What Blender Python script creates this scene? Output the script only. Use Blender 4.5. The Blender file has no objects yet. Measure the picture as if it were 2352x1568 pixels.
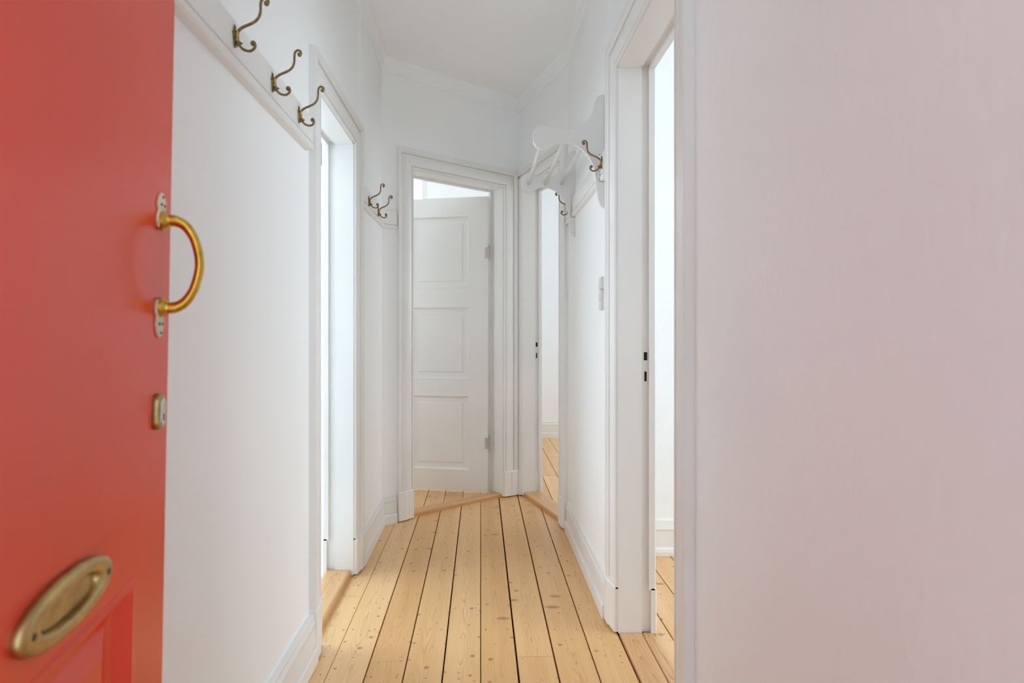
import bpy, bmesh, math, random
from mathutils import Vector, Matrix

# ------------------------------------------------------------------ camera
sc = bpy.context.scene
C = sc.collection
EYE = 1.15
cam_d = bpy.data.cameras.new('camera')
cam = bpy.data.objects.new('camera', cam_d)
C.objects.link(cam)
cam.location = (0, 0, EYE)
cam.rotation_euler = (math.pi / 2, 0, 0)
cam_d.sensor_width = 36.0
cam_d.lens = 1350 / 2352 * 36
cam_d.shift_x = 72 / 2352
cam_d.shift_y = -22 / 2352
cam_d.clip_start = 0.01
cam_d.dof.use_dof = True
cam_d.dof.focus_distance = 3.0
cam_d.dof.aperture_fstop = 4.0
sc.camera = cam

# ------------------------------------------------------------------ world, daylight, exposure
w = bpy.data.worlds.new('world')
sc.world = w
w.use_nodes = True
bg = w.node_tree.nodes['Background']
bg.inputs[0].default_value = (0.70, 0.895, 1.0, 1)
bg.inputs[1].default_value = 1.05


def area(name, loc, direction, sx, sy, power, col=(1, 1, 1)):
    d = bpy.data.lights.new(name, 'AREA')
    d.shape = 'RECTANGLE'
    d.size, d.size_y = sx, sy
    d.energy = power
    d.color = col
    o = bpy.data.objects.new(name, d)
    C.objects.link(o)
    o.location = loc
    o.rotation_euler = Vector(direction).to_track_quat('-Z', 'Z').to_euler()
    return o


# daylight entering by the windows of the four rooms round the hall
area('daylight_washroom', (-2.36, 2.72, 1.85), (1, 0, -0.9), 1.2, 1.3, 19, (0.79, 0.905, 1.0))
area('daylight_right_room', (3.56, 1.5, 1.8), (-1, 0, -0.8), 2.2, 1.6, 28.5, (0.81, 0.91, 1.0))
area('daylight_far_room', (3.56, 4.9, 1.8), (-1, 0, -0.3), 2.2, 1.6, 16.5, (0.90, 0.945, 1.0))
area('daylight_end_room', (-1.0, 5.66, 1.76), (0, -1, -0.15), 1.0, 1.7, 10.5, (0.93, 0.97, 1.0))

sc.view_settings.view_transform = 'Standard'
sc.view_settings.look = 'None'
sc.view_settings.exposure = 1.05
sc.view_settings.gamma = 1.0
sc.view_settings.use_curve_mapping = False
cy = sc.cycles
cy.use_denoising = True
cy.max_bounces = 12
cy.diffuse_bounces = 11
cy.glossy_bounces = 3
cy.use_adaptive_sampling = True
cy.adaptive_threshold = 0.09
cy.adaptive_min_samples = 16
cy.sample_clamp_indirect = 6.0
cy.caustics_reflective = False
cy.caustics_refractive = False

rnd = random.Random(7)


# ------------------------------------------------------------------ materials
def new_mat(name):
    m = bpy.data.materials.new(name)
    m.use_nodes = True
    nt = m.node_tree
    return m, nt, nt.nodes, nt.links, nt.nodes['Principled BSDF']


def paint(name, col, rough, bump_scale=60.0, bump=0.15, bump_dist=0.001, var=0.02, stretch=(1, 1, 1), spec=0.5):
    m, nt, N, L, b = new_mat(name)
    tc = N.new('ShaderNodeTexCoord')
    if bump > 0:
        mp = N.new('ShaderNodeMapping')
        mp.inputs['Scale'].default_value = stretch
        L.new(tc.outputs['Object'], mp.inputs['Vector'])
        n = N.new('ShaderNodeTexNoise')
        n.inputs['Scale'].default_value = bump_scale
        n.inputs['Detail'].default_value = 2
        L.new(mp.outputs[0], n.inputs['Vector'])
        bp = N.new('ShaderNodeBump')
        bp.inputs['Strength'].default_value = bump
        bp.inputs['Distance'].default_value = bump_dist
        L.new(n.outputs['Fac'], bp.inputs['Height'])
        L.new(bp.outputs[0], b.inputs['Normal'])
    n2 = N.new('ShaderNodeTexNoise')
    n2.inputs['Scale'].default_value = 2.5
    n2.inputs['Detail'].default_value = 0
    L.new(tc.outputs['Object'], n2.inputs['Vector'])
    r = N.new('ShaderNodeValToRGB')
    r.color_ramp.elements[0].position = 0.3
    r.color_ramp.elements[1].position = 0.7
    r.color_ramp.elements[0].color = tuple(c * (1 - var) for c in col) + (1,)
    r.color_ramp.elements[1].color = tuple(min(1, c * (1 + var)) for c in col) + (1,)
    L.new(n2.outputs['Fac'], r.inputs[0])
    L.new(r.outputs[0], b.inputs['Base Color'])
    b.inputs['Roughness'].default_value = rough
    b.inputs['Specular IOR Level'].default_value = spec
    return m


def metal(name, col, rough, var=0.25, scale=80, metallic=1.0):
    m, nt, N, L, b = new_mat(name)
    tc = N.new('ShaderNodeTexCoord')
    n = N.new('ShaderNodeTexNoise')
    n.inputs['Scale'].default_value = scale
    n.inputs['Detail'].default_value = 4
    L.new(tc.outputs['Object'], n.inputs['Vector'])
    r = N.new('ShaderNodeValToRGB')
    r.color_ramp.elements[0].position = 0.3
    r.color_ramp.elements[1].position = 0.7
    r.color_ramp.elements[0].color = tuple(c * (1 - var) for c in col) + (1,)
    r.color_ramp.elements[1].color = tuple(min(1, c * (1 + var)) for c in col) + (1,)
    L.new(n.outputs['Fac'], r.inputs[0])
    L.new(r.outputs[0], b.inputs['Base Color'])
    b.inputs['Metallic'].default_value = metallic
    b.inputs['Roughness'].default_value = rough
    return m


def math_node(N, L, op, a, b=None, c=None, clamp=False):
    n = N.new('ShaderNodeMath')
    n.operation = op
    n.use_clamp = clamp
    for i, v in enumerate((a, b, c)):
        if v is None:
            continue
        if isinstance(v, (int, float)):
            n.inputs[i].default_value = v
        else:
            L.new(v, n.inputs[i])
    return n.outputs[0]


def mix_col(N, L, fac, a, b, mode='MIX'):
    n = N.new('ShaderNodeMix')
    n.data_type = 'RGBA'
    n.blend_type = mode
    for k, v in ((0, fac), (6, a), (7, b)):
        if isinstance(v, (int, float)):
            n.inputs[k].default_value = v
        elif isinstance(v, tuple):
            n.inputs[k].default_value = v
        else:
            L.new(v, n.inputs[k])
    return n.outputs[2]


def pine(name, c_lo, c_hi, grain_col, knot_col, rough=0.3, nails=True, knots=True, line=0.45):
    """lacquered pine board, long axis = object Y, drawn afresh for every board"""
    m, nt, N, L, b = new_mat(name)
    M = lambda op, a, bb=None, c=None, clamp=False: math_node(N, L, op, a, bb, c, clamp)
    tc = N.new('ShaderNodeTexCoord')
    oi = N.new('ShaderNodeObjectInfo')
    sep = N.new('ShaderNodeSeparateXYZ')
    L.new(tc.outputs['Object'], sep.inputs[0])
    x, y = sep.outputs[0], sep.outputs[1]
    rn = oi.outputs['Random']
    yo = M('ADD', y, M('MULTIPLY', rn, 57.0))
    # slow wander of the heart line
    cmb = N.new('ShaderNodeCombineXYZ')
    L.new(M('MULTIPLY', rn, 31.0), cmb.inputs[0])
    L.new(yo, cmb.inputs[1])
    n1 = N.new('ShaderNodeTexNoise')
    n1.inputs['Scale'].default_value = 2.0
    n1.inputs['Detail'].default_value = 2
    L.new(cmb.outputs[0], n1.inputs['Vector'])
    wander = M('MULTIPLY', M('SUBTRACT', n1.outputs['Fac'], 0.5), 0.05)
    xs = M('ADD', x, wander)
    # cathedral contours: |x| hill plus lengthwise noise
    hill = M('SQRT', M('ADD', M('MULTIPLY', xs, xs), 0.00008))
    cmb2 = N.new('ShaderNodeCombineXYZ')
    L.new(M('MULTIPLY', x, 14.0), cmb2.inputs[0])
    L.new(M('MULTIPLY', yo, 2.2), cmb2.inputs[1])
    n2 = N.new('ShaderNodeTexNoise')
    n2.inputs['Scale'].default_value = 1.0
    n2.inputs['Detail'].default_value = 3
    L.new(cmb2.outputs[0], n2.inputs['Vector'])
    field = M('ADD', M('MULTIPLY', hill, 95.0), M('MULTIPLY', n2.outputs['Fac'], 9.0))
    fr = M('FRACT', field)
    ln = M('POWER', fr, 4.0)
    near = M('SUBTRACT', 1.0, M('MULTIPLY', M('ABSOLUTE', xs), 26.0), clamp=True)
    ln = M('MULTIPLY', ln, M('ADD', M('MULTIPLY', near, 0.8), 0.12))
    # fine straight fibre
    cmb3 = N.new('ShaderNodeCombineXYZ')
    L.new(M('ADD', M('MULTIPLY', x, 260.0), M('MULTIPLY', rn, 90.0)), cmb3.inputs[0])
    L.new(M('MULTIPLY', yo, 3.0), cmb3.inputs[1])
    n3 = N.new('ShaderNodeTexNoise')
    n3.inputs['Scale'].default_value = 1.0
    n3.inputs['Detail'].default_value = 2
    L.new(cmb3.outputs[0], n3.inputs['Vector'])
    # broad tone
    cmb4 = N.new('ShaderNodeCombineXYZ')
    L.new(M('ADD', M('MULTIPLY', x, 18.0), M('MULTIPLY', rn, 40.0)), cmb4.inputs[0])
    L.new(M('MULTIPLY', yo, 0.9), cmb4.inputs[1])
    n4 = N.new('ShaderNodeTexNoise')
    n4.inputs['Scale'].default_value = 1.0
    n4.inputs['Detail'].default_value = 2
    L.new(cmb4.outputs[0], n4.inputs['Vector'])
    tone = M('ADD', M('MULTIPLY', n4.outputs['Fac'], 0.55), M('MULTIPLY', n3.outputs['Fac'], 0.35))
    tone = M('ADD', tone, M('MULTIPLY', M('SUBTRACT', rn, 0.5), 0.5), clamp=True)
    col = mix_col(N, L, tone, c_lo + (1,), c_hi + (1,))
    col = mix_col(N, L, M('MULTIPLY', ln, line), col, grain_col + (1,))
    if knots:
        for sc_, thr, keep, stretch in ((11.0, 0.10, 0.42, 1.0), (24.0, 0.085, 0.3, 0.8), (8.0, 0.10, 0.24, 0.45)):
            cv = N.new('ShaderNodeCombineXYZ')
            L.new(M('ADD', M('MULTIPLY', x, stretch), M('MULTIPLY', rn, 17.0 + sc_)), cv.inputs[0])
            L.new(yo, cv.inputs[1])
            v = N.new('ShaderNodeTexVoronoi')
            v.voronoi_dimensions = '2D'
            v.inputs['Scale'].default_value = sc_
            L.new(cv.outputs[0], v.inputs['Vector'])
            sv = N.new('ShaderNodeSeparateColor')
            L.new(v.outputs['Color'], sv.inputs[0])
            on = M('LESS_THAN', sv.outputs[0], keep)
            size = M('MULTIPLY', M('ADD', sv.outputs[1], 0.35), thr)
            k = M('SUBTRACT', 1.0, M('DIVIDE', v.outputs['Distance'], size), clamp=True)
            k = M('MULTIPLY', M('MULTIPLY', M('POWER', k, 0.5), on), 0.85)
            col = mix_col(N, L, k, col, knot_col + (1,))
    if nails:
        py = M('PINGPONG', M('ADD', y, 0.07), 0.31)
        px = M('SUBTRACT', M('ABSOLUTE', x), 0.042)
        dd = M('SQRT', M('ADD', M('MULTIPLY', px, px), M('MULTIPLY', py, py)))
        nk = M('LESS_THAN', dd, 0.0032)
        col = mix_col(N, L, M('MULTIPLY', nk, 0.8), col, (0.035, 0.022, 0.014, 1))
    L.new(col, b.inputs['Base Color'])
    b.inputs['Roughness'].default_value = rough
    bp = N.new('ShaderNodeBump')
    bp.inputs['Strength'].default_value = 0.08
    bp.inputs['Distance'].default_value = 0.0006
    L.new(n3.outputs['Fac'], bp.inputs['Height'])
    L.new(bp.outputs[0], b.inputs['Normal'])
    return m


WALL = paint('wall_paint', (0.918, 0.927, 0.931), 0.6, 90, 0, 0, 0.01, spec=0.3)
ROUGHWALL = paint('rolled_wall_paint', (0.918, 0.927, 0.928), 0.6, 60, 0.55, 0.0025, 0.012, (1, 1, 0.7), spec=0.3)
CEIL = paint('ceiling_paint', (0.935, 0.945, 0.952), 0.7, 60, 0, 0, 0.01, spec=0.3)
TRIM = paint('trim_paint', (0.83, 0.822, 0.808), 0.34, 40, 0, 0, 0.02)
LEAF = paint('leaf_paint', (0.80, 0.79, 0.77), 0.32, 40, 0, 0, 0.015)
RACKP = paint('shaded_rack_paint', (0.76, 0.755, 0.745), 0.4, 40, 0.15, 0.0006, 0.01)  # greyer than the trim: shade on the camera-facing brackets put into the colour
RED = paint('red_paint', (0.77, 0.046, 0.016), 0.27, 45, 0.22, 0.0008, 0.05, (1, 1, 0.5), 0.7)
FLOOR = pine('pine_boards', (0.64, 0.34, 0.12), (0.90, 0.61, 0.32), (0.42, 0.185, 0.06), (0.27, 0.10, 0.03), line=0.62)
SILL = pine('threshold_pine', (0.55, 0.27, 0.11), (0.74, 0.44, 0.21), (0.30, 0.13, 0.05), (0.15, 0.07, 0.035), 0.33, False, False, 0.9)
SUB = paint('gap_dark', (0.03, 0.02, 0.015), 0.9)
HOOKM = metal('antique_brass', (0.23, 0.155, 0.07), 0.38, 0.35, 120, 0.85)
COLLARM = metal('collar_brass', (0.46, 0.30, 0.12), 0.36, 0.3, 150, 0.9)  # brighter brass than the rest of the hook
BRASS = metal('polished_brass', (0.62, 0.37, 0.06), 0.26, 0.2, 60)
PLATEB = metal('dull_brass', (0.50, 0.36, 0.16), 0.34, 0.22, 40)
STEEL = metal('lock_steel', (0.62, 0.60, 0.57), 0.3, 0.1, 60)
HINGEM = paint('worn_hinge_paint', (0.56, 0.52, 0.48), 0.45, 160, 0.6, 0.001, 0.3)
DARK = paint('dark_hole', (0.015, 0.011, 0.008), 0.8)
SWITCHM = paint('switch_plastic', (0.72, 0.71, 0.68), 0.35, 20, 0.02)
CREAM = paint('worn_painted_plate', (0.66, 0.58, 0.42), 0.4, 120, 0.5, 0.001, 0.22)
GLASSM = paint('dim_glass', (0.12, 0.17, 0.21), 0.08, 10, 0.0)
SCREWM = metal('old_screw', (0.16, 0.13, 0.10), 0.5, 0.3)
WASHF = paint('washroom_floor', (0.7, 0.7, 0.68), 0.4)


# ------------------------------------------------------------------ mesh helpers
class MB:
    def __init__(self):
        self.v, self.f = [], []

    def add(self, verts, faces):
        k = len(self.v)
        self.v += [tuple(p) for p in verts]
        self.f += [tuple(i + k for i in f) for f in faces]
        return self

    def prism(self, lower, upper):
        """two matching loops -> closed solid"""
        n = len(lower)
        fs = [tuple(reversed(range(n))), tuple(range(n, 2 * n))]
        fs += [(i, (i + 1) % n, n + (i + 1) % n, n + i) for i in range(n)]
        return self.add(list(lower) + list(upper), fs)

    def box(self, x0, x1, y0, y1, z0, z1, T=None):
        T = T or (lambda a, b, c: (a, b, c))
        lo = [T(x0, y0, z0), T(x1, y0, z0), T(x1, y1, z0), T(x0, y1, z0)]
        hi = [T(x0, y0, z1), T(x1, y0, z1), T(x1, y1, z1), T(x0, y1, z1)]
        return self.prism(lo, hi)

    def build(self, name, mat, parent=None, smooth=False, bevel=0.0, origin=None):
        me = bpy.data.meshes.new(name)
        vs = self.v
        if origin is not None:
            vs = [tuple(p[i] - origin[i] for i in range(3)) for p in vs]
        me.from_pydata(vs, [], self.f)
        bm = bmesh.new()
        bm.from_mesh(me)
        bmesh.ops.recalc_face_normals(bm, faces=bm.faces)
        bm.to_mesh(me)
        bm.free()
        me.materials.append(mat)
        if smooth:
            me.shade_smooth()
        o = bpy.data.objects.new(name, me)
        C.objects.link(o)
        if origin is not None:
            o.location = origin
        if parent is not None:
            if origin is not None:
                o.location = Vector(origin) - parent.location if parent.rotation_euler.z == 0 else o.location
            o.parent = parent
        if bevel:
            md = o.modifiers.new('soft_edge', 'BEVEL')
            md.width = bevel
            md.segments = 2
            md.limit_method = 'ANGLE'
            md.angle_limit = math.radians(40)
        return o


def tag(o, label=None, cat=None, group=None, kind=None):
    if label:
        o['label'] = label
    if cat:
        o['category'] = cat
    if group:
        o['group'] = group
    if kind:
        o['kind'] = kind
    return o


def empty(name, loc=(0, 0, 0), **kw):
    o = bpy.data.objects.new(name, None)
    o.empty_display_size = 0.05
    C.objects.link(o)
    o.location = loc
    return tag(o, **kw)


class Frame:
    """a wall seen in plan: a runs along it, b out of it into the hall"""
    def __init__(s, o, u, n):
        s.o, s.u, s.n = Vector(o), Vector(u).normalized(), Vector(n).normalized()

    def __call__(s, a, b, z):
        p = s.o + s.u * a + s.n * b
        return (p.x, p.y, z)

    def a_of(s, p):
        return (Vector(p) - s.o).dot(s.u)


def catmull(pts, n=8):
    P = [Vector(p) for p in pts]
    P = [P[0] * 2 - P[1]] + P + [P[-1] * 2 - P[-2]]
    out = []
    for i in range(1, len(P) - 2):
        for k in range(n):
            t = k / n
            p0, p1, p2, p3 = P[i - 1:i + 3]
            out.append(0.5 * ((2 * p1) + (p2 - p0) * t + (2 * p0 - 5 * p1 + 4 * p2 - p3) * t * t + (3 * p1 - p0 - 3 * p2 + p3) * t ** 3))
    out.append(P[-2])
    return out


def tube(mb, pts, radii, seg=10, flat=1.0, side=Vector((0, 1, 0))):
    """sweep of a round (or flattened) section along points; radii per point; side = the axis across the path plane"""
    rings = []
    n = len(pts)
    for i, p in enumerate(pts):
        t = (pts[min(i + 1, n - 1)] - pts[max(i - 1, 0)]).normalized()
        s = (side - t * side.dot(t)).normalized()
        q = t.cross(s)
        r = radii[i] if isinstance(radii, list) else radii
        rings.append([p + (s * math.cos(2 * math.pi * k / seg) * flat + q * math.sin(2 * math.pi * k / seg)) * r for k in range(seg)])
    vs = [v for r in rings for v in r]
    fs = [tuple(reversed(range(seg))), tuple(range((n - 1) * seg, n * seg))]
    for i in range(n - 1):
        for k in range(seg):
            fs.append((i * seg + k, i * seg + (k + 1) % seg, (i + 1) * seg + (k + 1) % seg, (i + 1) * seg + k))
    mb.add(vs, fs)


def ball(mb, c, r, seg=12, rings=8, squash=(1, 1, 1)):
    vs, fs = [], []
    for i in range(1, rings):
        th = math.pi * i / rings
        for k in range(seg):
            ph = 2 * math.pi * k / seg
            vs.append((c[0] + r * squash[0] * math.sin(th) * math.cos(ph), c[1] + r * squash[1] * math.sin(th) * math.sin(ph), c[2] + r * squash[2] * math.cos(th)))
    top, bot = len(vs), len(vs) + 1
    vs += [(c[0], c[1], c[2] + r * squash[2]), (c[0], c[1], c[2] - r * squash[2])]
    for k in range(seg):
        fs.append((top, k, (k + 1) % seg))
        b0 = (rings - 2) * seg
        fs.append((bot, b0 + (k + 1) % seg, b0 + k))
    for i in range(rings - 2):
        for k in range(seg):
            fs.append((i * seg + k, (i + 1) * seg + k, (i + 1) * seg + (k + 1) % seg, i * seg + (k + 1) % seg))
    mb.add(vs, fs)


def rect_rings(mb, T, a0, a1, z0, z1, steps):
    """moulded panel: nested rectangles, steps = (inset, depth); last one is filled"""
    loops = []
    for ins, d in steps:
        loops.append([T(a0 + ins, d, z0 + ins), T(a1 - ins, d, z0 + ins), T(a1 - ins, d, z1 - ins), T(a0 + ins, d, z1 - ins)])
    vs = [p for l in loops for p in l]
    fs = []
    for i in range(len(loops) - 1):
        for k in range(4):
            fs.append((i * 4 + k, i * 4 + (k + 1) % 4, (i + 1) * 4 + (k + 1) % 4, (i + 1) * 4 + k))
    q = (len(loops) - 1) * 4
    fs.append((q, q + 1, q + 2, q + 3))
    fs.append((3, 2, 1, 0))
    mb.add(vs, fs)


# ------------------------------------------------------------------ plan of the hall
H = 2.79
XL, XR = -0.59, 0.51
uE = Vector((0.788, 0.616)).normalized()
nE = Vector((uE.y, -uE.x))
uR = Vector((0.301, -0.9536)).normalized()
nR = Vector((uR.y, -uR.x))
FL = Frame((XL, 0), (0, 1), (1, 0))
FR = Frame((XR, 0), (0, 1), (-1, 0))
FLd = Frame((XL - 0.009, 0), (0, 1), (1, 0))      # plane of the left doorway and the wall before it
FRd = Frame((XR + 0.014, 0), (0, 1), (-1, 0))     # the same on the right
FE = Frame(Vector((-0.424, 3.653)) + nE * 0.015, uE, nE)      # a = 0 at the left jamb of the end door
FA = Frame(Vector((0.3028, 4.129)) + nR * 0.015, uR, nR)      # a = 0 at the far jamb of the angled door


def meet(F1, F2):
    d = F2.o - F1.o
    den = F1.u.x * F2.u.y - F1.u.y * F2.u.x
    return F1.o + F1.u * ((d.x * F2.u.y - d.y * F2.u.x) / den)


cA = meet(FL, FE)      # left wall / end wall
cB = meet(FE, FA)      # end wall / angled wall
cC = meet(FA, FR)      # angled wall / right wall
EA0, EA1 = FE.a_of(cA), FE.a_of(cB)
AA0, AA1 = FA.a_of(cB), FA.a_of(cC)
TH = 0.14              # wall thickness
LD = (2.168, 2.768, 2.033)                 # left doorway: near, far, head
RD = (1.562, 2.236, 2.155)                 # right doorway
ED = (0.0, 0.722, 2.150)                   # end doorway
AD = (0.0, AA1 - 0.112, 2.150)             # angled doorway
CW = 0.115
LIN = 0.035                                # lining thickness


def wall_mesh(F, a0, a1, door, proud=0.0, th=TH, z1=H):
    """wall with a door hole; past the doorway the plaster stands a little proud"""
    mb = MB()
    d0, d1, h = door[0] - LIN, door[1] + LIN, door[2] + LIN
    if d0 > a0:
        mb.box(a0, d0, -th, 0, 0, z1, F)
    if proud:
        s0 = door[1] + CW + 0.004
        mb.box(d1, s0, -th, 0, 0, z1, F)
        mb.box(s0, a1, -th, proud, 0, z1, F)
    elif d1 < a1:
        mb.box(d1, a1, -th, 0, 0, z1, F)
    mb.box(d0, d1, -th, 0, h, z1, F)
    return mb


S = 'structure'
tag(wall_mesh(FLd, -1.0, cA.y, LD, 0.009, 0.13).build('wall_left', WALL), 'white left wall of the hall with a narrow doorway', kind=S)
tag(wall_mesh(FRd, -1.0, cC.y, RD, 0.014, 0.128).build('wall_right', ROUGHWALL), 'white right wall of the hall with the large room doorway', kind=S)
tag(wall_mesh(FE, EA0 - 0.12, EA1, ED).build('wall_end', WALL), 'white angled end wall around the half-open panelled door', kind=S)
tag(wall_mesh(FA, AA0, AA1, AD).build('wall_angled', WALL), 'short white angled wall around the far right doorway', kind=S)
mb = MB()
mb.box(-2.5, 3.7, -1.0, 6.6, H, H + 0.1)
tag(mb.build('ceiling', CEIL), 'plain white ceiling', kind=S)

# rooms beyond the doorways, each with its window


def pierced(name, mat, axis, c0, c1, s0, s1, win, label):
    """outer wall across X (axis x) with a window hole win = (s0, s1, z0, z1)"""
    mb = MB()
    if axis == 'x':
        T = lambda s, c, z: (c, s, z)
    else:
        T = lambda s, c, z: (s, c, z)
    w0, w1, z0, z1 = win
    mb.box(s0, w0, c0, c1, 0, H, T)
    mb.box(w1, s1, c0, c1, 0, H, T)
    mb.box(w0, w1, c0, c1, 0, z0, T)
    mb.box(w0, w1, c0, c1, z1, H, T)
    return tag(mb.build(name, mat), label, kind=S)


def plainwall(name, x0, x1, y0, y1, label, mat=None):
    mb = MB()
    mb.box(x0, x1, y0, y1, 0, H)
    return tag(mb.build(name, mat or WALL), label, kind=S)


pierced('wall_washroom_outer', WALL, 'x', -2.35, -2.2, 1.3, 3.42, (2.12, 3.32, 1.2, 2.5), 'outer wall of the side room behind the left doorway')
plainwall('wall_washroom_near', -2.2, XL - TH - 0.008, 1.3, 1.4, 'near wall of the side room behind the left doorway')
pierced('wall_right_room_outer', WALL, 'x', 3.4, 3.55, -1.0, 3.04, (0.4, 2.6, 1.0, 2.6), 'outer wall of the room behind the large right doorway')
plainwall('wall_right_room_far', XR + TH, 3.55, 3.04, 3.16, 'white wall seen through the large right doorway', ROUGHWALL)
plainwall('wall_right_room_near', XR + TH, 3.4, -1.0, -0.9, 'near wall of the room behind the large right doorway')
pierced('wall_far_room_outer', WALL, 'x', 3.4, 3.55, 3.16, 6.39, (3.8, 6.0, 1.0, 2.6), 'outer wall of the far right room')
plainwall('wall_far_room_back', 0.42, 3.55, 6.39, 6.51, 'white wall seen through the far right doorway')
plainwall('wall_partition', cB.x, cB.x + 0.1, cB.y + 0.13, 6.51, 'partition between the two far rooms')
plainwall('wall_end_room_side', -2.05, -1.9, 3.54, 5.62, 'side wall of the room behind the end door')
pierced('wall_end_room_back', WALL, 'y', 5.5, 5.62, -1.9, cB.x + 0.1, (-1.5, -0.5, 0.9, 2.64), 'back wall with window seen over the top of the end door')

# high pane in the far wall of the side room behind the left doorway
mb = MB()
WN = (-1.42, -0.92, 2.115, 2.30)
mb.box(-2.35, WN[0] - 0.0, 3.42, 3.54, 0, H)
mb.box(WN[1], XL - TH - 0.008, 3.42, 3.54, 0, H)
mb.box(WN[0], WN[1], 3.42, 3.54, 0, WN[2])
mb.box(WN[0], WN[1], 3.42, 3.54, WN[3], H)
tag(mb.build('wall_washroom_far', WALL), 'far wall of the side room behind the left doorway', kind=S)
win5 = empty('window_5', (WN[0], 3.45, WN[2]), label='small dark high pane glimpsed through the narrow left doorway', kind=S)
mb = MB()
mb.box(0, WN[1] - WN[0], 0.03, 0.036, 0, WN[3] - WN[2])
mb.build('pane', GLASSM, win5)
mb = MB()
for a in ((0, 0.012, 0, 0.185), (0.488, 0.5, 0, 0.185), (0.012, 0.488, 0, 0.012), (0.012, 0.488, 0.173, 0.185)):
    mb.box(a[0], a[1], 0.0, 0.05, a[2], a[3])
mb.build('frame', TRIM, win5)


def room_window(i, x, y0, y1, z0, z1, label, turn=False):
    e = empty('window_%d' % i, (y0, x, z0) if turn else (x, y0, z0), label=label, kind=S)
    if turn:
        e.rotation_euler.z = -math.pi / 2
    W, Hh = y1 - y0, z1 - z0
    mb = MB()
    mb.box(-0.04, 0.04, 0, 0.05, 0, Hh)
    mb.box(-0.04, 0.04, W - 0.05, W, 0, Hh)
    mb.box(-0.04, 0.04, 0.05, W - 0.05, 0, 0.05)
    mb.box(-0.04, 0.04, 0.05, W - 0.05, Hh - 0.05, Hh)
    mb.build('frame', TRIM, e)
    mb = MB()
    mb.box(-0.025, 0.025, W / 2 - 0.03, W / 2 + 0.03, 0.05, Hh - 0.05)
    mb.build('mullion', TRIM, e)
    mb = MB()
    mb.box(-0.02, 0.02, 0.05, W / 2 - 0.03, Hh * 0.68 - 0.02, Hh * 0.68 + 0.02)
    mb.box(-0.02, 0.02, W / 2 + 0.03, W - 0.05, Hh * 0.68 - 0.02, Hh * 0.68 + 0.02)
    mb.build('transom', TRIM, e)


room_window(1, -2.27, 2.12, 3.32, 1.2, 2.5, 'window of the side room behind the left doorway')
room_window(2, 3.47, 0.4, 2.6, 1.0, 2.6, 'window of the room behind the large right doorway')
room_window(3, 3.47, 3.8, 6.0, 1.0, 2.6, 'window of the far right room')
room_window(4, 5.56, -1.5, -0.5, 0.9, 2.64, 'bright window seen over the top of the end door', True)


# ------------------------------------------------------------------ pine floor, board by board
def clip(poly, p, n):
    """keep the side of the line through p where (q-p).n >= 0"""
    out = []
    for i in range(len(poly)):
        a, b = poly[i], poly[(i + 1) % len(poly)]
        da, db = (a - p).dot(n), (b - p).dot(n)
        if da >= 0:
            out.append(a)
        if (da >= 0) != (db >= 0):
            out.append(a + (b - a) * (da / (da - db)))
    return out


floor = empty('floor', (0, 0, 0), label='lacquered pine plank floor with dark open joints', kind=S)
mb = MB()
mb.box(-2.5, 3.7, -1.0, 6.6, -0.10, -0.028)
mb.build('subfloor', SUB, floor)


def board(x0, x1, y0, y1, cuts, dz=0.0):
    poly = [Vector((x0, y0)), Vector((x1, y0)), Vector((x1, y1)), Vector((x0, y1))]
    for p, n in cuts:
        poly = clip(poly, p, n)
        if len(poly) < 3:
            return
    ys = [p.y for p in poly]
    if max(ys) - min(ys) < 0.02:
        return
    o = ((x0 + x1) / 2, (y0 + y1) / 2, dz)
    mb = MB()
    cxy = sum(poly, Vector((0, 0))) / len(poly)
    top = [(p.x, p.y, dz) for p in poly]
    e = 0.0012
    inner = []
    for p in poly:
        inner.append((p.x + (e if p.x < o[0] else -e), p.y, dz))
    mid = [(p.x, p.y, dz - 0.0015) for p in poly]
    low = [(p.x, p.y, dz - 0.026) for p in poly]
    n = len(poly)
    vs = low + mid + inner
    fs = [tuple(reversed(range(n))), tuple(range(2 * n, 3 * n))]
    for lv in (0, 1):
        fs += [(lv * n + i, lv * n + (i + 1) % n, (lv + 1) * n + (i + 1) % n, (lv + 1) * n + i) for i in range(n)]
    mb.add(vs, fs)
    mb.build('plank', FLOOR, floor, origin=o)


def lay(edges, gaps, y0, y1, cuts, joints):
    for i in range(len(edges) - 1):
        x0, x1 = edges[i] + gaps[i] / 2, edges[i + 1] - gaps[i + 1] / 2
        ys = [y0] + [j for j in joints.get(i, []) if y0 < j < y1] + [y1]
        for k in range(len(ys) - 1):
            board(x0, x1, ys[k] + (0.0008 if k else 0), ys[k + 1] - 0.0008, cuts, rnd.uniform(-0.0012, 0.0))


oE = Vector((-0.424, 3.653))
oA = Vector((0.3028, 4.129))
hall_edges = [-0.645, -0.5158, -0.3873, -0.2585, -0.1276, 0.0, 0.127, 0.2607, 0.3957, 0.525]
hall_gaps = [0.002, 0.0018, 0.0045, 0.0045, 0.005, 0.003, 0.0065, 0.0055, 0.0045, 0.007]
lay(hall_edges, hall_gaps, -0.95, 4.4,
    [(oE - nE * 0.004, nE), (oA - nR * 0.004, nR)],
    {0: [2.557], 4: [3.40, 0.4], 6: [2.084], 2: [0.9], 8: [0.7], 7: [5.0]})
end_edges = [-1.259 + 0.126 * i for i in range(14)]
end_gaps = [rnd.choice((0.003, 0.004, 0.005)) for _ in end_edges]
lay(end_edges, end_gaps, 2.9, 5.5, [(oE - nE * 0.006, -nE), (Vector((cB.x + 0.01, 0)), Vector((-1, 0))), (Vector((0, 3.54)), Vector((0, 1)))],
    {7: [5.2], 5: [4.6], 9: [4.9]})
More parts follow.
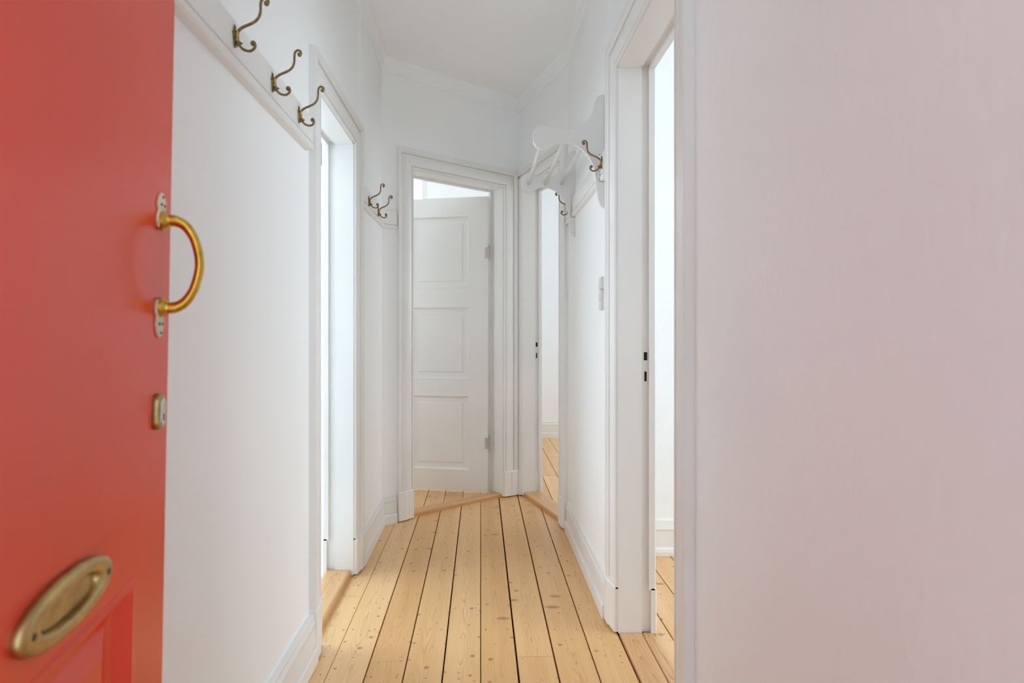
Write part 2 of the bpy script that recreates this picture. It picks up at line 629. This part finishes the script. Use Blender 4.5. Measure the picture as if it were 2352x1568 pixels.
rr_edges = [0.532 + 0.0, 0.595] + [0.595 + 0.126 * i for i in range(1, 9)]
rr_gaps = [0.001] + [rnd.choice((0.0035, 0.0045, 0.005)) for _ in rr_edges[1:]]
lay(rr_edges, rr_gaps, -0.9, 3.04, [(Vector((XR + 0.015, 0)), Vector((1, 0)))], {3: [2.3], 4: [1.9]})
fr_edges = [0.249 + 0.122 * i for i in range(13)]
fr_gaps = [rnd.choice((0.003, 0.004, 0.0045)) for _ in fr_edges]
lay(fr_edges, fr_gaps, 3.16, 6.39, [(oA - nR * 0.006, -nR), (Vector((cB.x + 0.1, 0)), Vector((1, 0)))], {3: [5.4], 4: [5.1], 2: [4.7]})
mb = MB()
mb.box(-2.2, -0.648, 1.4, 3.42, -0.027, -0.001)
mb.build('washroom_floor_sheet', WASHF, floor)

# ------------------------------------------------------------------ skirting, cornice
BASE = [(-0.019, 0.0), (0.024, 0.0), (0.024, 0.050), (0.021, 0.058), (0.0125, 0.059), (0.0125, 0.062), (0.016, 0.063), (0.016, 0.126), (0.010, 0.127), (0.010, 0.130), (0.014, 0.131), (0.014, 0.138),
        (0.010, 0.146), (0.0085, 0.153), (0.009, 0.155), (0.009, 0.163), (0.006, 0.168), (-0.019, 0.168)]
CORN = [(-0.02, H), (0.030, H), (0.030, H - 0.006), (0.016, H - 0.016), (0.012, H - 0.060), (0.016, H - 0.064), (0.016, H - 0.074), (0.008, H - 0.082), (-0.02, H - 0.082)]


def run(F, a0, a1, prof, s0=0.0, s1=0.0):
    """profile (b, z) along the wall; s0/s1 = mitre slope at the ends (a shift per unit b)"""
    mb = MB()
    mb.prism([F(a0 + s0 * b, b, z) for b, z in prof], [F(a1 + s1 * b, b, z) for b, z in prof])
    return mb


def mitre(u1, u2):
    """end shift per b where wall 1 (running along u1) meets wall 2 (u2) at an inner corner"""
    ang = math.acos(max(-1, min(1, (-u1).dot(u2))))
    return 1 / math.tan(ang / 2)


mA, mB_, mC = mitre(FL.u, uE), mitre(uE, uR), 0.0
angC = math.acos((-uR).dot(Vector((0, -1))))
mC = 1 / math.tan(angC / 2)
bl = empty('baseboard_left', (0, 0, 0), label='moulded white skirting along the left wall', kind=S)
run(FL, -0.95, LD[0] - CW - 0.002, BASE).build('skirting_board', TRIM, bl)
run(FL, LD[1] + CW + 0.002, cA.y, BASE, 0, -mA).build('skirting_board', TRIM, bl)
be = empty('baseboard_end', (0, 0, 0), label='short skirting return between left wall and end door', kind=S)
run(FE, EA0, ED[0] - CW - 0.012, BASE, mA, 0).build('skirting_board', TRIM, be)
br = empty('baseboard_right', (0, 0, 0), label='moulded white skirting along the right wall', kind=S)
run(FR, -0.95, RD[0] - CW - 0.002, BASE).build('skirting_board', TRIM, br)
run(FR, RD[1] + CW + 0.002, cC.y - 0.012, BASE).build('skirting_board', TRIM, br)
ROOMB = [(b, z * 1.06) for b, z in BASE]
F1 = Frame((XR + TH, 3.04), (1, 0), (0, -1))
tag(run(F1, 0.0, 2.7, [(-0.002, 0), (0.028, 0), (0.030, 0.02), (0.026, 0.036), (0.018, 0.042), (0.016, 0.125), (0.020, 0.135), (0.016, 0.15), (0.008, 0.178), (-0.002, 0.178)]).build('baseboard_right_room', TRIM),
    'white skirting seen through the large right doorway', kind=S)
F2 = Frame((0.42, 6.39), (1, 0), (0, -1))
tag(run(F2, 0.0, 2.9, ROOMB).build('baseboard_far_room', TRIM), 'white skirting seen through the far right doorway', kind=S)
cor = empty('trim_7', (0, 0, 0), label='narrow moulded cornice under the ceiling', kind=S)
run(FL, -0.95, cA.y, CORN, 0, -mA).build('cornice_strip', CEIL, cor)
run(FE, EA0, EA1, CORN, mA, -mB_).build('cornice_strip', CEIL, cor)
run(FA, AA0, AA1, CORN, mB_, 0).build('cornice_strip', CEIL, cor)
run(FR, -0.95, cC.y, CORN).build('cornice_strip', CEIL, cor)

# ------------------------------------------------------------------ door frames
PROF = [(0.0, -0.013), (0.0, 0.009), (0.003, 0.013), (0.010, 0.013), (0.0125, 0.009), (0.0135, 0.003), (0.0155, 0.003), (0.017, 0.012), (0.030, 0.016), (0.045, 0.019), (0.060, 0.019),
        (0.076, 0.014), (0.082, 0.012), (0.084, 0.005), (0.087, 0.005), (0.088, 0.017), (0.092, 0.022), (0.095, 0.023), (0.097, 0.027), (0.113, 0.027), (0.115, 0.024), (0.115, -0.013)]
PLIN = [(0.0, -0.005), (0.0, 0.012), (0.004, 0.017), (0.014, 0.018), (0.020, 0.018), (0.030, 0.021), (0.052, 0.023), (0.058, 0.028), (0.064, 0.030),
        (0.113, 0.030), (0.117, 0.027), (0.117, -0.005)]
PH = 0.18


def door_frame(n, F, door, label, wl=CW, wr=CW, th=TH, room_side=True, sill=None, strike=None, reb=0.10, setback=0.0):
    d0, d1, h = door
    e = empty('trim_%d' % n, (0, 0, 0), label=label, kind=S)
    R = 0.012
    # linings with the stop rebate on the room side
    for s, d in ((-1, d0), (1, d1)):
        pl = [(d, 0.0), (d, -reb), (d + s * R, -reb), (d + s * R, -th), (d + s * LIN, -th), (d + s * LIN, 0.0)]
        mb = MB()
        mb.prism([F(a, b, 0.004) for a, b in pl], [F(a, b, h + LIN) for a, b in pl])
        mb.build('jamb', TRIM, e)
    pl = [(h, 0.0), (h, -reb), (h + R, -reb), (h + R, -th), (h + LIN, -th), (h + LIN, 0.0)]
    mb = MB()
    mb.prism([F(d0 - R, b, z) for z, b in pl], [F(d1 + R, b, z) for z, b in pl])
    mb.build('head_lining', TRIM, e)
    # mitred casing on both faces of the wall
    for face in ((1, -1) if room_side else (1,)):
        G = F if face == 1 else Frame(F.o - F.n * th, F.u, -F.n)
        rv = 0.005 if face == 1 else -0.006
        kl, kr = wl / CW, wr / CW
        lp = [(d0 - rv - p * kl, t, h + rv + p) for p, t in PROF]
        rp = [(d1 + rv + p * kr, t, h + rv + p) for p, t in PROF]
        mb = MB()
        mb.prism([G(a, t, PH - 0.01) for a, t, z in lp], [G(a, t, z) for a, t, z in lp])
        mb.build('casing_leg', TRIM, e)
        mb = MB()
        mb.prism([G(a, t, PH - 0.01) for a, t, z in rp], [G(a, t, z) for a, t, z in rp])
        mb.build('casing_leg', TRIM, e)
        mb = MB()
        mb.prism([G(a, t, z) for a, t, z in lp], [G(a, t, z) for a, t, z in rp])
        mb.build('casing_head', TRIM, e)
        for s, d, k in ((-1, d0, kl), (1, d1, kr)):
            mb = MB()
            lo = [G(d + s * (rv + p * k), t, 0.007) for p, t in PLIN]
            mid = [G(d + s * (rv + p * k), t, PH - 0.004) for p, t in PLIN]
            hi = [G(d + s * (rv + 0.001 + p * k * 0.985), t - 0.004, PH) for p, t in PLIN]
            q = len(lo)
            fs = [tuple(reversed(range(q))), tuple(range(2 * q, 3 * q))]
            for lv in (0, 1):
                fs += [(lv * q + i, lv * q + (i + 1) % q, (lv + 1) * q + (i + 1) % q, (lv + 1) * q + i) for i in range(q)]
            mb.add(lo + mid + hi, fs)
            mb.build('plinth_block', TRIM, e)
    if sill:
        for (b0, b1, z, rr) in sill:
            # rounded long edges; built about its own middle so the grain follows it
            mid = F((d0 + d1) / 2, (b0 + b1) / 2, 0)
            lng = (d1 - d0) - 0.004
            wd = abs(b1 - b0)
            sec = [(-wd / 2, -0.02), (wd / 2, -0.02), (wd / 2, z - rr), (wd / 2 - rr * 0.4, z - rr * 0.3), (wd / 2 - rr, z), (-wd / 2 + rr, z), (-wd / 2 + rr * 0.4, z - rr * 0.3), (-wd / 2, z - rr)]
            mb = MB()
            mb.prism([(x, -lng / 2, zz) for x, zz in sec], [(x, lng / 2, zz) for x, zz in sec])
            o = mb.build('threshold', SILL, e)
            o.location = mid
            o.rotation_euler.z = math.atan2(F.u.y, F.u.x) - math.pi / 2
    if strike:
        side, zs, hs = strike
        d = d0 if side < 0 else d1
        s = side
        face_a = d + s * R
        mb = MB()
        bc = -(reb + th) / 2
        mb.box(face_a - s * 0.0012, face_a + s * 0.002, bc - 0.014, bc + 0.014, zs - 0.12, zs + 0.07, F)
        pl = mb.build('strike_plate', TRIM, e)
        for z, hh, ww in ((zs, 0.031, 0.013), (zs - 0.077, 0.037, 0.009)):
            mb = MB()
            mb.box(face_a - s * 0.0018, face_a + s * 0.0, bc - ww / 2 + 0.003, bc + ww / 2 + 0.003, z - hh / 2, z + hh / 2, F)
            mb.build('bolt_hole', DARK, pl)
    return e


door_frame(1, FLd, LD, 'white moulded frame of the narrow left doorway', sill=[(-0.010, -0.132, 0.03, 0.012)], reb=0.088, th=0.13)
door_frame(2, FRd, RD, 'white moulded frame of the large right doorway', sill=[(-0.0035, -0.089, 0.006, 0.003), (-0.091, -0.130, 0.008, 0.004)],
           strike=(1, 1.057, 0), reb=0.09, th=0.128)
door_frame(3, FE, ED, 'white moulded frame around the half-open end door', sill=[(-0.015, -0.10, 0.024, 0.006)], reb=0.095)
door_frame(4, FA, AD, 'white moulded frame of the far right doorway', wl=0.066, wr=0.104, sill=[(-0.015, -0.135, 0.024, 0.006)],
           strike=(-1, 1.06, 0), reb=0.10)

# ------------------------------------------------------------------ half-open panelled door at the end
HG = Vector((0.052, 4.160))
dl = Vector((-0.985, 0.176)).normalized()
nl = Vector((-dl.y, dl.x))
if nl.y > 0:
    nl = -nl
FD = Frame(HG, dl, nl)     # a from the hinge, b towards the hall
d2 = empty('door_2', (HG.x, HG.y, 0), label='white three-panel door standing half open at the end of the hall', kind=S)


def leafpart(name, mb, mat=LEAF, parent=None, **kw):
    o = mb.build(name, mat, None, **kw)
    p = parent or d2
    o.parent = p
    o.matrix_parent_inverse = Matrix.Translation(p.location).inverted() if parent is None else Matrix.Identity(4)
    return o


LW, LB, LT, TK = 0.70, 0.016, 2.110, 0.036
ST = 0.1315
rows = [(0.158, 0.698), (0.806, 1.333), (1.457, 1.983)]
for a0, a1 in ((0.0, ST), (LW - ST, LW)):
    mb = MB()
    mb.box(a0, a1, -TK, 0, LB, LT, FD)
    leafpart('stile', mb)
zs = [LB] + [z for r in rows for z in r] + [LT]
for k in range(0, len(zs), 2):
    mb = MB()
    mb.box(ST, LW - ST, -TK, 0, zs[k], zs[k + 1], FD)
    leafpart('rail', mb)
for z0, z1 in rows:
    mb = MB()
    rect_rings(mb, FD, ST, LW - ST, z0, z1, [(0, -TK + 0.002), (0, 0.0), (0.004, 0.0015), (0.009, 0.0005), (0.014, -0.008), (0.018, -0.013), (0.024, -0.015), (0.052, -0.016), (0.060, -0.009), (0.064, -0.0085)])
    leafpart('panel', mb)
for z in (1.71, 0.36):
    mb = MB()
    c = FD(-0.007, 0.0, 0)
    tube(mb, [Vector((c[0], c[1], z - 0.05)), Vector((c[0], c[1], z - 0.002)), Vector((c[0], c[1], z + 0.002)), Vector((c[0], c[1], z + 0.05))], [0.006, 0.006, 0.0055, 0.0055], 10, side=Vector((0, 1, 0)))
    ball(mb, (c[0], c[1], z + 0.052), 0.006)
    ball(mb, (c[0], c[1], z - 0.052), 0.006)
    mb.box(0.0, 0.022, -0.002, 0.0015, z - 0.04, z + 0.04, FD)
    leafpart('hinge', mb, HINGEM)

# ------------------------------------------------------------------ red entrance door
K = 0.9616
RX0, RY0 = -0.52 * K, 0.979 * K
rd = Vector((0.1672, -0.9859))
rn_ = Vector((0.9859, 0.1672))
red = empty('door_1', (RX0, RY0, 0), label='glossy red entrance door standing open at the left with brass fittings', kind=S)
tilt = Matrix.Identity(4)
LEAN = math.radians(1.0)


def RT(s, b, z):
    """s from the free edge, b out of the outer face, z up; the leaf leans by one degree"""
    s *= K
    b *= K
    zr = EYE + (z - EYE) * K
    b2 = b + math.tan(LEAN) * (zr - EYE)
    p = rd * s + rn_ * b2
    return (p.x, p.y, zr)


ZB, ZT = EYE + (0.012 - EYE) / K, EYE + (2.06 - EYE) / K
RW = 0.86 / K
RTK = 0.036


def redpart(name, mb, mat=RED, parent=None, **kw):
    return mb.build(name, mat, parent or red, **kw)


def rbox(s0, s1, b0, b1, z0, z1):
    return MB().box(s0, s1, b0, b1, z0, z1, RT)


RS = 0.123
RL = 0.791
redpart('stile', rbox(0, RS, -RTK, 0, ZB, RL))
redpart('stile', rbox(RW - RS, RW, -RTK, 0, ZB, RL))
redpart('bottom_rail', rbox(RS, RW - RS, -RTK, 0, ZB, 0.20))
redpart('lock_rail', rbox(0, RW, -RTK, 0, RL, 0.885))
redpart('upper_leaf', rbox(0, RW, -RTK, 0, 0.885, ZT))
mb = MB()
rect_rings(mb, RT, 0.074, RW - 0.074, 0.882, ZT - 0.07, [(0, -0.002), (0.0, 0.0009), (0.0012, 0.0022), (0.004, 0.0024)])
redpart('flush_panel', mb)
mb = MB()
rect_rings(mb, RT, RS, RW - RS, 0.20, RL, [(0, -RTK + 0.002), (0, 0), (0.003, 0.003), (0.010, 0.0035), (0.014, 0.0), (0.018, -0.006), (0.030, -0.016), (0.040, -0.0185), (0.045, -0.019), (0.075, -0.009), (0.080, -0.0085)])
redpart('lower_panel', mb)

# letter plate
lp = MB()
LC, LZ = 0.3165, 0.845


def ell_loops(mb, loops, seg=40, fill=True, pw=1.0):
    vs = []
    for ra, rb, t in loops:
        for k in range(seg):
            th = 2 * math.pi * k / seg
            ca, sa = math.cos(th), math.sin(th)
            vs.append(RT(LC + ra * math.copysign(abs(ca) ** pw, ca), t, LZ + rb * math.copysign(abs(sa) ** pw, sa)))
    fs = []
    for i in range(len(loops) - 1):
        for k in range(seg):
            fs.append((i * seg + k, i * seg + (k + 1) % seg, (i + 1) * seg + (k + 1) % seg, (i + 1) * seg + k))
    if fill:
        fs.append(tuple(range((len(loops) - 1) * seg, len(loops) * seg)))
    mb.add(vs, fs)


ell_loops(lp, [(0.099, 0.034, -0.002), (0.1, 0.035, 0.004), (0.0985, 0.0338, 0.009), (0.095, 0.031, 0.0115), (0.090, 0.0275, 0.0125), (0.082, 0.023, 0.0125),
               (0.070, 0.020, 0.012), (0.0655, 0.0185, 0.010), (0.0635, 0.0175, 0.004), (0.063, 0.017, 0.000)], 44, True, 0.93)
letter = redpart('letter_plate', lp, PLATEB, smooth=True)
tag(letter, 'oval dull brass letter plate')
mb = MB()
ell_loops(mb, [(0.0615, 0.0158, 0.0005), (0.0612, 0.0155, 0.003), (0.060, 0.0145, 0.0038)], 40, True, 0.9)
redpart('letter_flap', mb, PLATEB, letter)
for s in (-0.082, 0.082):
    mb = MB()
    p = RT(LC + s, 0.0122, LZ)
    ball(mb, p, 0.0042, squash=(0.5, 1, 1))
    redpart('screw', mb, SCREWM, letter, smooth=True)

# pull handle: two cast plates and a bow
HS = 0.048
bow_pts = [(0.006, 1.326), (0.018, 1.327), (0.028, 1.325), (0.040, 1.317), (0.051, 1.300), (0.058, 1.278), (0.0605, 1.2575), (0.058, 1.237), (0.051, 1.215), (0.040, 1.198),
           (0.028, 1.190), (0.018, 1.188), (0.006, 1.189)]
cur = catmull([Vector(RT(HS, b, z)) for b, z in bow_pts], 6)
nn = len(cur)
rad = []
for i in range(nn):
    t = i / (nn - 1)
    e = abs(t - 0.5) * 2
    rad.append(0.0068 + 0.0030 * max(0, (e - 0.35) / 0.65) + 0.004 * max(0, (e - 0.88) / 0.12))
mb = MB()
tube(mb, cur, rad, 14, 1.15, Vector((rd.x, rd.y, 0)))
pull = redpart('pull_handle', mb, BRASS, smooth=True)
tag(pull, 'curved polished brass pull handle')


def plate_outline(zc, zt, sgn):
    """cast plate: round at the bow, two shoulders, then a narrowing tongue"""
    L = (zt - zc)
    pts = [(0.0, -0.30), (0.009, -0.24), (0.0125, -0.05), (0.012, 0.18), (0.0085, 0.34), (0.0105, 0.46), (0.0125, 0.56), (0.0095, 0.72), (0.0075, 0.86), (0.004, 0.96), (0.0, 1.0)]
    full = pts + [(-a, b) for a, b in reversed(pts[1:-1])]
    return [(HS + a * 1.4, zc + b * L) for a, b in full]


for zc, zt in ((1.326, 1.371), (1.189, 1.141)):
    out = plate_outline(zc, zt, 1)
    mb = MB()
    mb.prism([RT(s, 0.0, z) for s, z in out], [RT(s, 0.0045, z) for s, z in out])
    o = redpart('handle_plate', mb, CREAM, pull, bevel=0.0012)
    mb = MB()
    cpt = [Vector(RT(HS, b, zc)) for b in (0.003, 0.006, 0.010, 0.015)]
    tube(mb, cpt, [0.0155, 0.0150, 0.0125, 0.0105], 16, 1.0, Vector((0, 0, 1)))
    redpart('rose', mb, BRASS, pull, smooth=True)
    for ds, f in ((0.007, 0.55), (-0.007, 0.55), (0.0, 0.84)):
        mb = MB()
        ball(mb, RT(HS + ds, 0.0045, zc + (zt - zc) * f), 0.0024, 8, 6)
        redpart('screw', mb, SCREWM, pull, smooth=True)

# lock escutcheon
ES, EZ = 0.051, 1.024
mb = MB()


def stad(mb, loops, seg=28):
    vs, fs = [], []
    for r, hh, t in loops:
        for k in range(seg):
            th = 2 * math.pi * k / seg
            vs.append(RT(ES + r * math.cos(th), t, EZ + r * math.sin(th) + math.copysign(hh, math.sin(th))))
    for i in range(len(loops) - 1):
        for k in range(seg):
            fs.append((i * seg + k, i * seg + (k + 1) % seg, (i + 1) * seg + (k + 1) % seg, (i + 1) * seg + k))
    fs.append(tuple(range((len(loops) - 1) * seg, len(loops) * seg)))
    mb.add(vs, fs)


stad(mb, [(0.0155, 0.0125, -0.001), (0.016, 0.0128, 0.006), (0.0145, 0.0125, 0.0105), (0.0125, 0.012, 0.0115), (0.0112, 0.0115, 0.0105)])
esc = redpart('lock_escutcheon', mb, PLATEB, smooth=True)
tag(esc, 'oval brass keyhole escutcheon with steel insert')
mb = MB()
stad(mb, [(0.0108, 0.0113, 0.0095), (0.0105, 0.011, 0.0118), (0.0085, 0.0095, 0.0124)])
redpart('lock_insert', mb, STEEL, esc)
mb = MB()
mb.box(ES - 0.0014, ES + 0.0014, 0.012, 0.0128, EZ - 0.014, EZ - 0.003, RT)
redpart('key_slot', mb, DARK, esc)

# entrance frame carrying the red door (just outside the picture)
fx = RX0 + rd.x * 0.862
fy = RY0 + rd.y * 0.862
ef = empty('trim_5', (0, 0, 0), label='white entrance frame that carries the red door', kind=S)
MB().box(XL - 0.008, fx - 0.035, fy - 0.05, fy + 0.03, 0.0, H).build('side_board', TRIM, ef)
MB().box(fx - 0.035, fx - 0.006, fy - 0.06, fy - 0.003, 0.0, 2.13).build('hinge_post', TRIM, ef)
MB().box(XR - 0.045, XR + 0.013, fy - 0.06, fy + 0.03, 0.0, H).build('lock_post', TRIM, ef)
MB().box(fx - 0.035, XR - 0.045, fy - 0.05, fy + 0.03, 2.13, 2.19).build('open_transom_bar', TRIM, ef)  # unseen transom, added open so sky light reaches the ceiling and end wall
MB().box(fx - 0.035, XR - 0.045, fy - 0.05, fy + 0.03, H - 0.06, H).build('open_transom_head', TRIM, ef)

# ------------------------------------------------------------------ hook rails
RAILP = [(-0.019, 1.770), (0.014, 1.770), (0.019, 1.775), (0.021, 1.785), (0.018, 1.790), (0.011, 1.791), (0.011, 1.794), (0.018, 1.796), (0.018, 1.875), (0.014, 1.880), (-0.019, 1.880)]
o = run(FL, 0.10, LD[0] - CW - 0.045, RAILP).build('hook_rail', TRIM)
tag(o, 'long white moulded hook rail between red door and narrow left doorway', 'hook rail', 'white hook rails')
o = empty('hook_rail', (0, 0, 0), label='short white hook rail beside the end door, turning the left corner', cat='hook rail', group='white hook rails')
run(FL, LD[1] + CW + 0.002, cA.y, RAILP, 0, -mA).build('rail_board', TRIM, o)
run(FE, EA0, ED[0] - CW - 0.012, RAILP, mA, 0).build('rail_return', TRIM, o)
o = run(FR, RD[1] + CW + 0.002, cC.y - 0.01, RAILP).build('hook_rail', TRIM)
tag(o, 'white hook rail on the right wall under the hat rack', 'hook rail', 'white hook rails')

# ------------------------------------------------------------------ coat hooks
UP = [(0.0075, 0.008), (0.012, 0.0145), (0.020, 0.0205), (0.036, 0.0275), (0.0485, 0.034), (0.0577, 0.045), (0.061, 0.0577), (0.0612, 0.070), (0.0620, 0.079), (0.0655, 0.0855),
      (0.0715, 0.0880), (0.0775, 0.0855), (0.0800, 0.0800), (0.0785, 0.0760)]
DN = [(0.0075, -0.008), (0.0095, -0.0145), (0.0125, -0.0215), (0.019, -0.0290), (0.0276, -0.0334), (0.036, -0.0346), (0.0443, -0.0310), (0.0490, -0.0240), (0.0488, -0.0195), (0.0460, -0.0170)]
PLATE = [(0, 0.0275), (0.0022, 0.0245), (0.0030, 0.0200), (0.0065, 0.0165), (0.0055, 0.0125), (0.0105, 0.0080), (0.0120, 0.0040), (0.0085, 0.0005), (0.0080, -0.0060), (0.0060, -0.0120),
         (0.0065, -0.0170), (0.0045, -0.0215), (0.0030, -0.0255), (0, -0.0270)]


def P(p):
    return Vector((p[0], 0, p[1]))


def make_hook():
    """p = out of the wall (+X), Y along the wall, Z up"""
    e = empty('coat_hook')
    out = PLATE + [(-a, b) for a, b in reversed(PLATE[1:-1])]
    mb = MB()
    lo = [(-0.001, a, b) for a, b in out]
    mid = [(0.002, a, b) for a, b in out]
    hi = [(0.0042, a * 0.62, b * 0.82) for a, b in out]
    q = len(out)
    fs = [tuple(range(q)), tuple(reversed(range(2 * q, 3 * q)))]
    for lv in (0, 1):
        fs += [(lv * q + i, lv * q + (i + 1) % q, (lv + 1) * q + (i + 1) % q, (lv + 1) * q + i) for i in range(q)]
    mb.add(lo + mid + hi, fs)
    mb.build('back_plate', HOOKM, e)
    mb = MB()
    tube(mb, [P((0.0072, z)) for z in (-0.0125, -0.0115, -0.0095, -0.008, 0.008, 0.0095, 0.0112, 0.0122)],
         [0.0040, 0.0050, 0.0050, 0.0044, 0.0044, 0.0050, 0.0050, 0.0040], 14)
    mb.build('collar', COLLARM, e, smooth=True)
    for nm, path, br_, rads in (('upper_arm', UP, 0.0062, (0.0036, 0.0027)), ('lower_arm', DN, 0.0064, (0.0032, 0.0030))):
        c = catmull([P(p) for p in path], 6)
        n = len(c)
        mb = MB()
        tube(mb, c, [rads[0] + (rads[1] - rads[0]) * i / (n - 1) for i in range(n)], 10)
        b = mb.build(nm, HOOKM, e, smooth=True)
        mb = MB()
        cb = (0.0752, 0, 0.0762) if nm == 'upper_arm' else (0.0442, 0, -0.0168)
        ball(mb, cb, br_, 14, 10, (1, 0.85, 1))
        mb.build('finial', HOOKM, b, smooth=True)
    mb = MB()
    tube(mb, catmull([P((0.0085, -0.011)), P((0.012, -0.0150)), P((0.016, -0.0170)), P((0.0205, -0.0165))], 4), [0.0030, 0.0034, 0.0036, 0.0036, 0.0036, 0.0034, 0.0032, 0.003, 0.0026, 0.0022, 0.0016, 0.0012, 0.0004], 8)
    tube(mb, catmull([P((0.006, -0.012)), P((0.0075, -0.0175)), P((0.0070, -0.0225)), P((0.0055, -0.0265))], 4), [0.0026, 0.003, 0.0032, 0.0032, 0.0032, 0.003, 0.0028, 0.0024, 0.002, 0.0018, 0.0014, 0.001, 0.0004], 8)
    mb.build('leaf_spur', HOOKM, e, smooth=True)
    for z in (0.0195, -0.0195):
        mb = MB()
        ball(mb, (0.0035, 0, z), 0.0021, 8, 6, (0.7, 1, 1))
        mb.build('screw', SCREWM, e, smooth=True)
    return e


def copy_tree(o, parent=None):
    c = o.copy()
    C.objects.link(c)
    c.parent = parent
    for ch in list(o.children):
        copy_tree(ch, c)
    return c


hook = make_hook()
rail_b = 0.018
spots = [
    (XL + rail_b, 1.364, 1.836, 0, 'antique brass double coat hook nearest the red door, on the left rail'),
    (XL + rail_b, 1.612, 1.834, 0, 'antique brass double coat hook, middle of three on the long left rail'),
    (XL + rail_b, 1.846, 1.832, 0, 'antique brass double coat hook on the long left rail, next to the narrow doorway'),
    (XL + rail_b, 3.004, 1.818, 0, 'small-looking brass coat hook past the left doorway, left of the far pair'),
    (XL + rail_b, 3.274, 1.820, 0, 'small-looking brass coat hook beside the end door frame, right of the far pair'),
    (XR - rail_b, 2.380, 1.836, 1, "antique brass coat hook in front of the hat rack's near bracket"),
    (XR - rail_b, 3.235, 1.828, 1, "antique brass coat hook half hidden behind the hat rack's far bracket"),
]
for i, (x, y, z, flip, lab) in enumerate(spots):
    o = hook if i == 0 else copy_tree(hook)
    o.location = (x, y, z)
    o.rotation_euler = (0, 0, math.pi if flip else 0)
    tag(o, lab, 'coat hook', 'brass coat hooks on the white rails')

# ------------------------------------------------------------------ hat rack
rack = empty('hat_rack', (XR, 2.42, 1.66), label='white wooden hat rack with curved brackets and three rods on the right wall', cat='hat rack')
zoom = [(893, 145), (866, 145), (842, 152), (824, 170), (818, 192), (806, 206), (803, 250), (790, 296), (768, 338), (738, 378), (700, 408), (655, 432), (605, 449), (560, 456), (510, 452),
        (450, 441), (400, 430), (350, 421), (315, 420), (285, 430), (262, 455), (250, 490), (247, 530), (254, 572), (272, 604), (300, 626), (335, 638), (370, 634), (395, 620), (412, 602),
        (450, 587), (500, 578), (550, 576), (600, 586), (645, 604), (690, 636), (730, 678), (762, 724), (784, 768), (798, 820), (808, 880), (816, 950), (824, 1010), (832, 1030), (834, 1060),
        (842, 1100), (858, 1136), (878, 1158), (893, 1166)]
outl = [((893 - x) / 2187, 1.15 + (762 - (180 + y / 3.92)) / 558) for x, y in zoom]
outl += [(0.0, 1.768), (0.0235, 1.768), (0.0235, 1.882), (0.0, 1.882)]
for y0 in (2.42, 3.172):
    mb = MB()
    mb.prism([(-d, y0 - 2.42, z - 1.66) for d, z in outl], [(-d, y0 - 2.42 + 0.02, z - 1.66) for d, z in outl])
    mb.build('bracket', RACKP, rack, bevel=0.002)
for d in (0.250, 0.160, 0.072):
    mb = MB()
    z = 1.952 - 1.66
    tube(mb, [Vector((-d, 0.012, z)), Vector((-d, 0.38, z)), Vector((-d, 0.757, z))], 0.0098, 16, side=Vector((1, 0, 0)))
    mb.build('rod', RACKP, rack, smooth=True)

# ------------------------------------------------------------------ switches
for k, (z0, z1, lab) in enumerate(((1.3275, 1.380, 'small square white light switch, upper of two beside the right door casing'),
                                   (1.242, 1.325, 'taller white light switch, lower of two beside the right door casing'))):
    e = empty('light_switch', (XR, 2.433, z0), label=lab, cat='light switch', group='switches by the right doorway')
    h = z1 - z0
    mb = MB()
    mb.box(-0.003, 0.0005, -0.010, 0.056, -0.003 if k else 0.0, h)
    mb.build('wall_plate', TRIM, e)
    mb = MB()
    mb.box(-0.011, -0.003, 0, 0.05, 0.0005, h - 0.0005)
    mb.build('housing', SWITCHM, e, bevel=0.0015)
    mb = MB()
    lo = 0.006 if k == 0 else h - 0.046
    prof = [(-0.0105, lo), (-0.0145, lo), (-0.0118, h - 0.006), (-0.0105, h - 0.006)]
    mb.prism([(x, 0.006, z) for x, z in prof], [(x, 0.044, z) for x, z in prof])
    mb.build('rocker', SWITCHM, e, bevel=0.0008)
    if k:
        mb = MB()
        mb.box(-0.0125, -0.0105, 0.008, 0.042, 0.008, 0.026)
        mb.build('indicator_window', SWITCHM, e, bevel=0.0008)

# thin strip with a rounded foot running down from the rail at the far right corner
mb = MB()
pts = [(3.405, 1.76), (3.405, 1.35), (3.41, 1.338), (3.422, 1.332), (3.434, 1.336), (3.44, 1.35), (3.44, 1.76)]
mb.prism([(XR + 0.001, y, z) for y, z in pts], [(XR - 0.008, y, z) for y, z in pts])
tag(mb.build('trim_6', TRIM, bevel=0.002), 'thin white strip with rounded foot below the hat rack', kind=S)
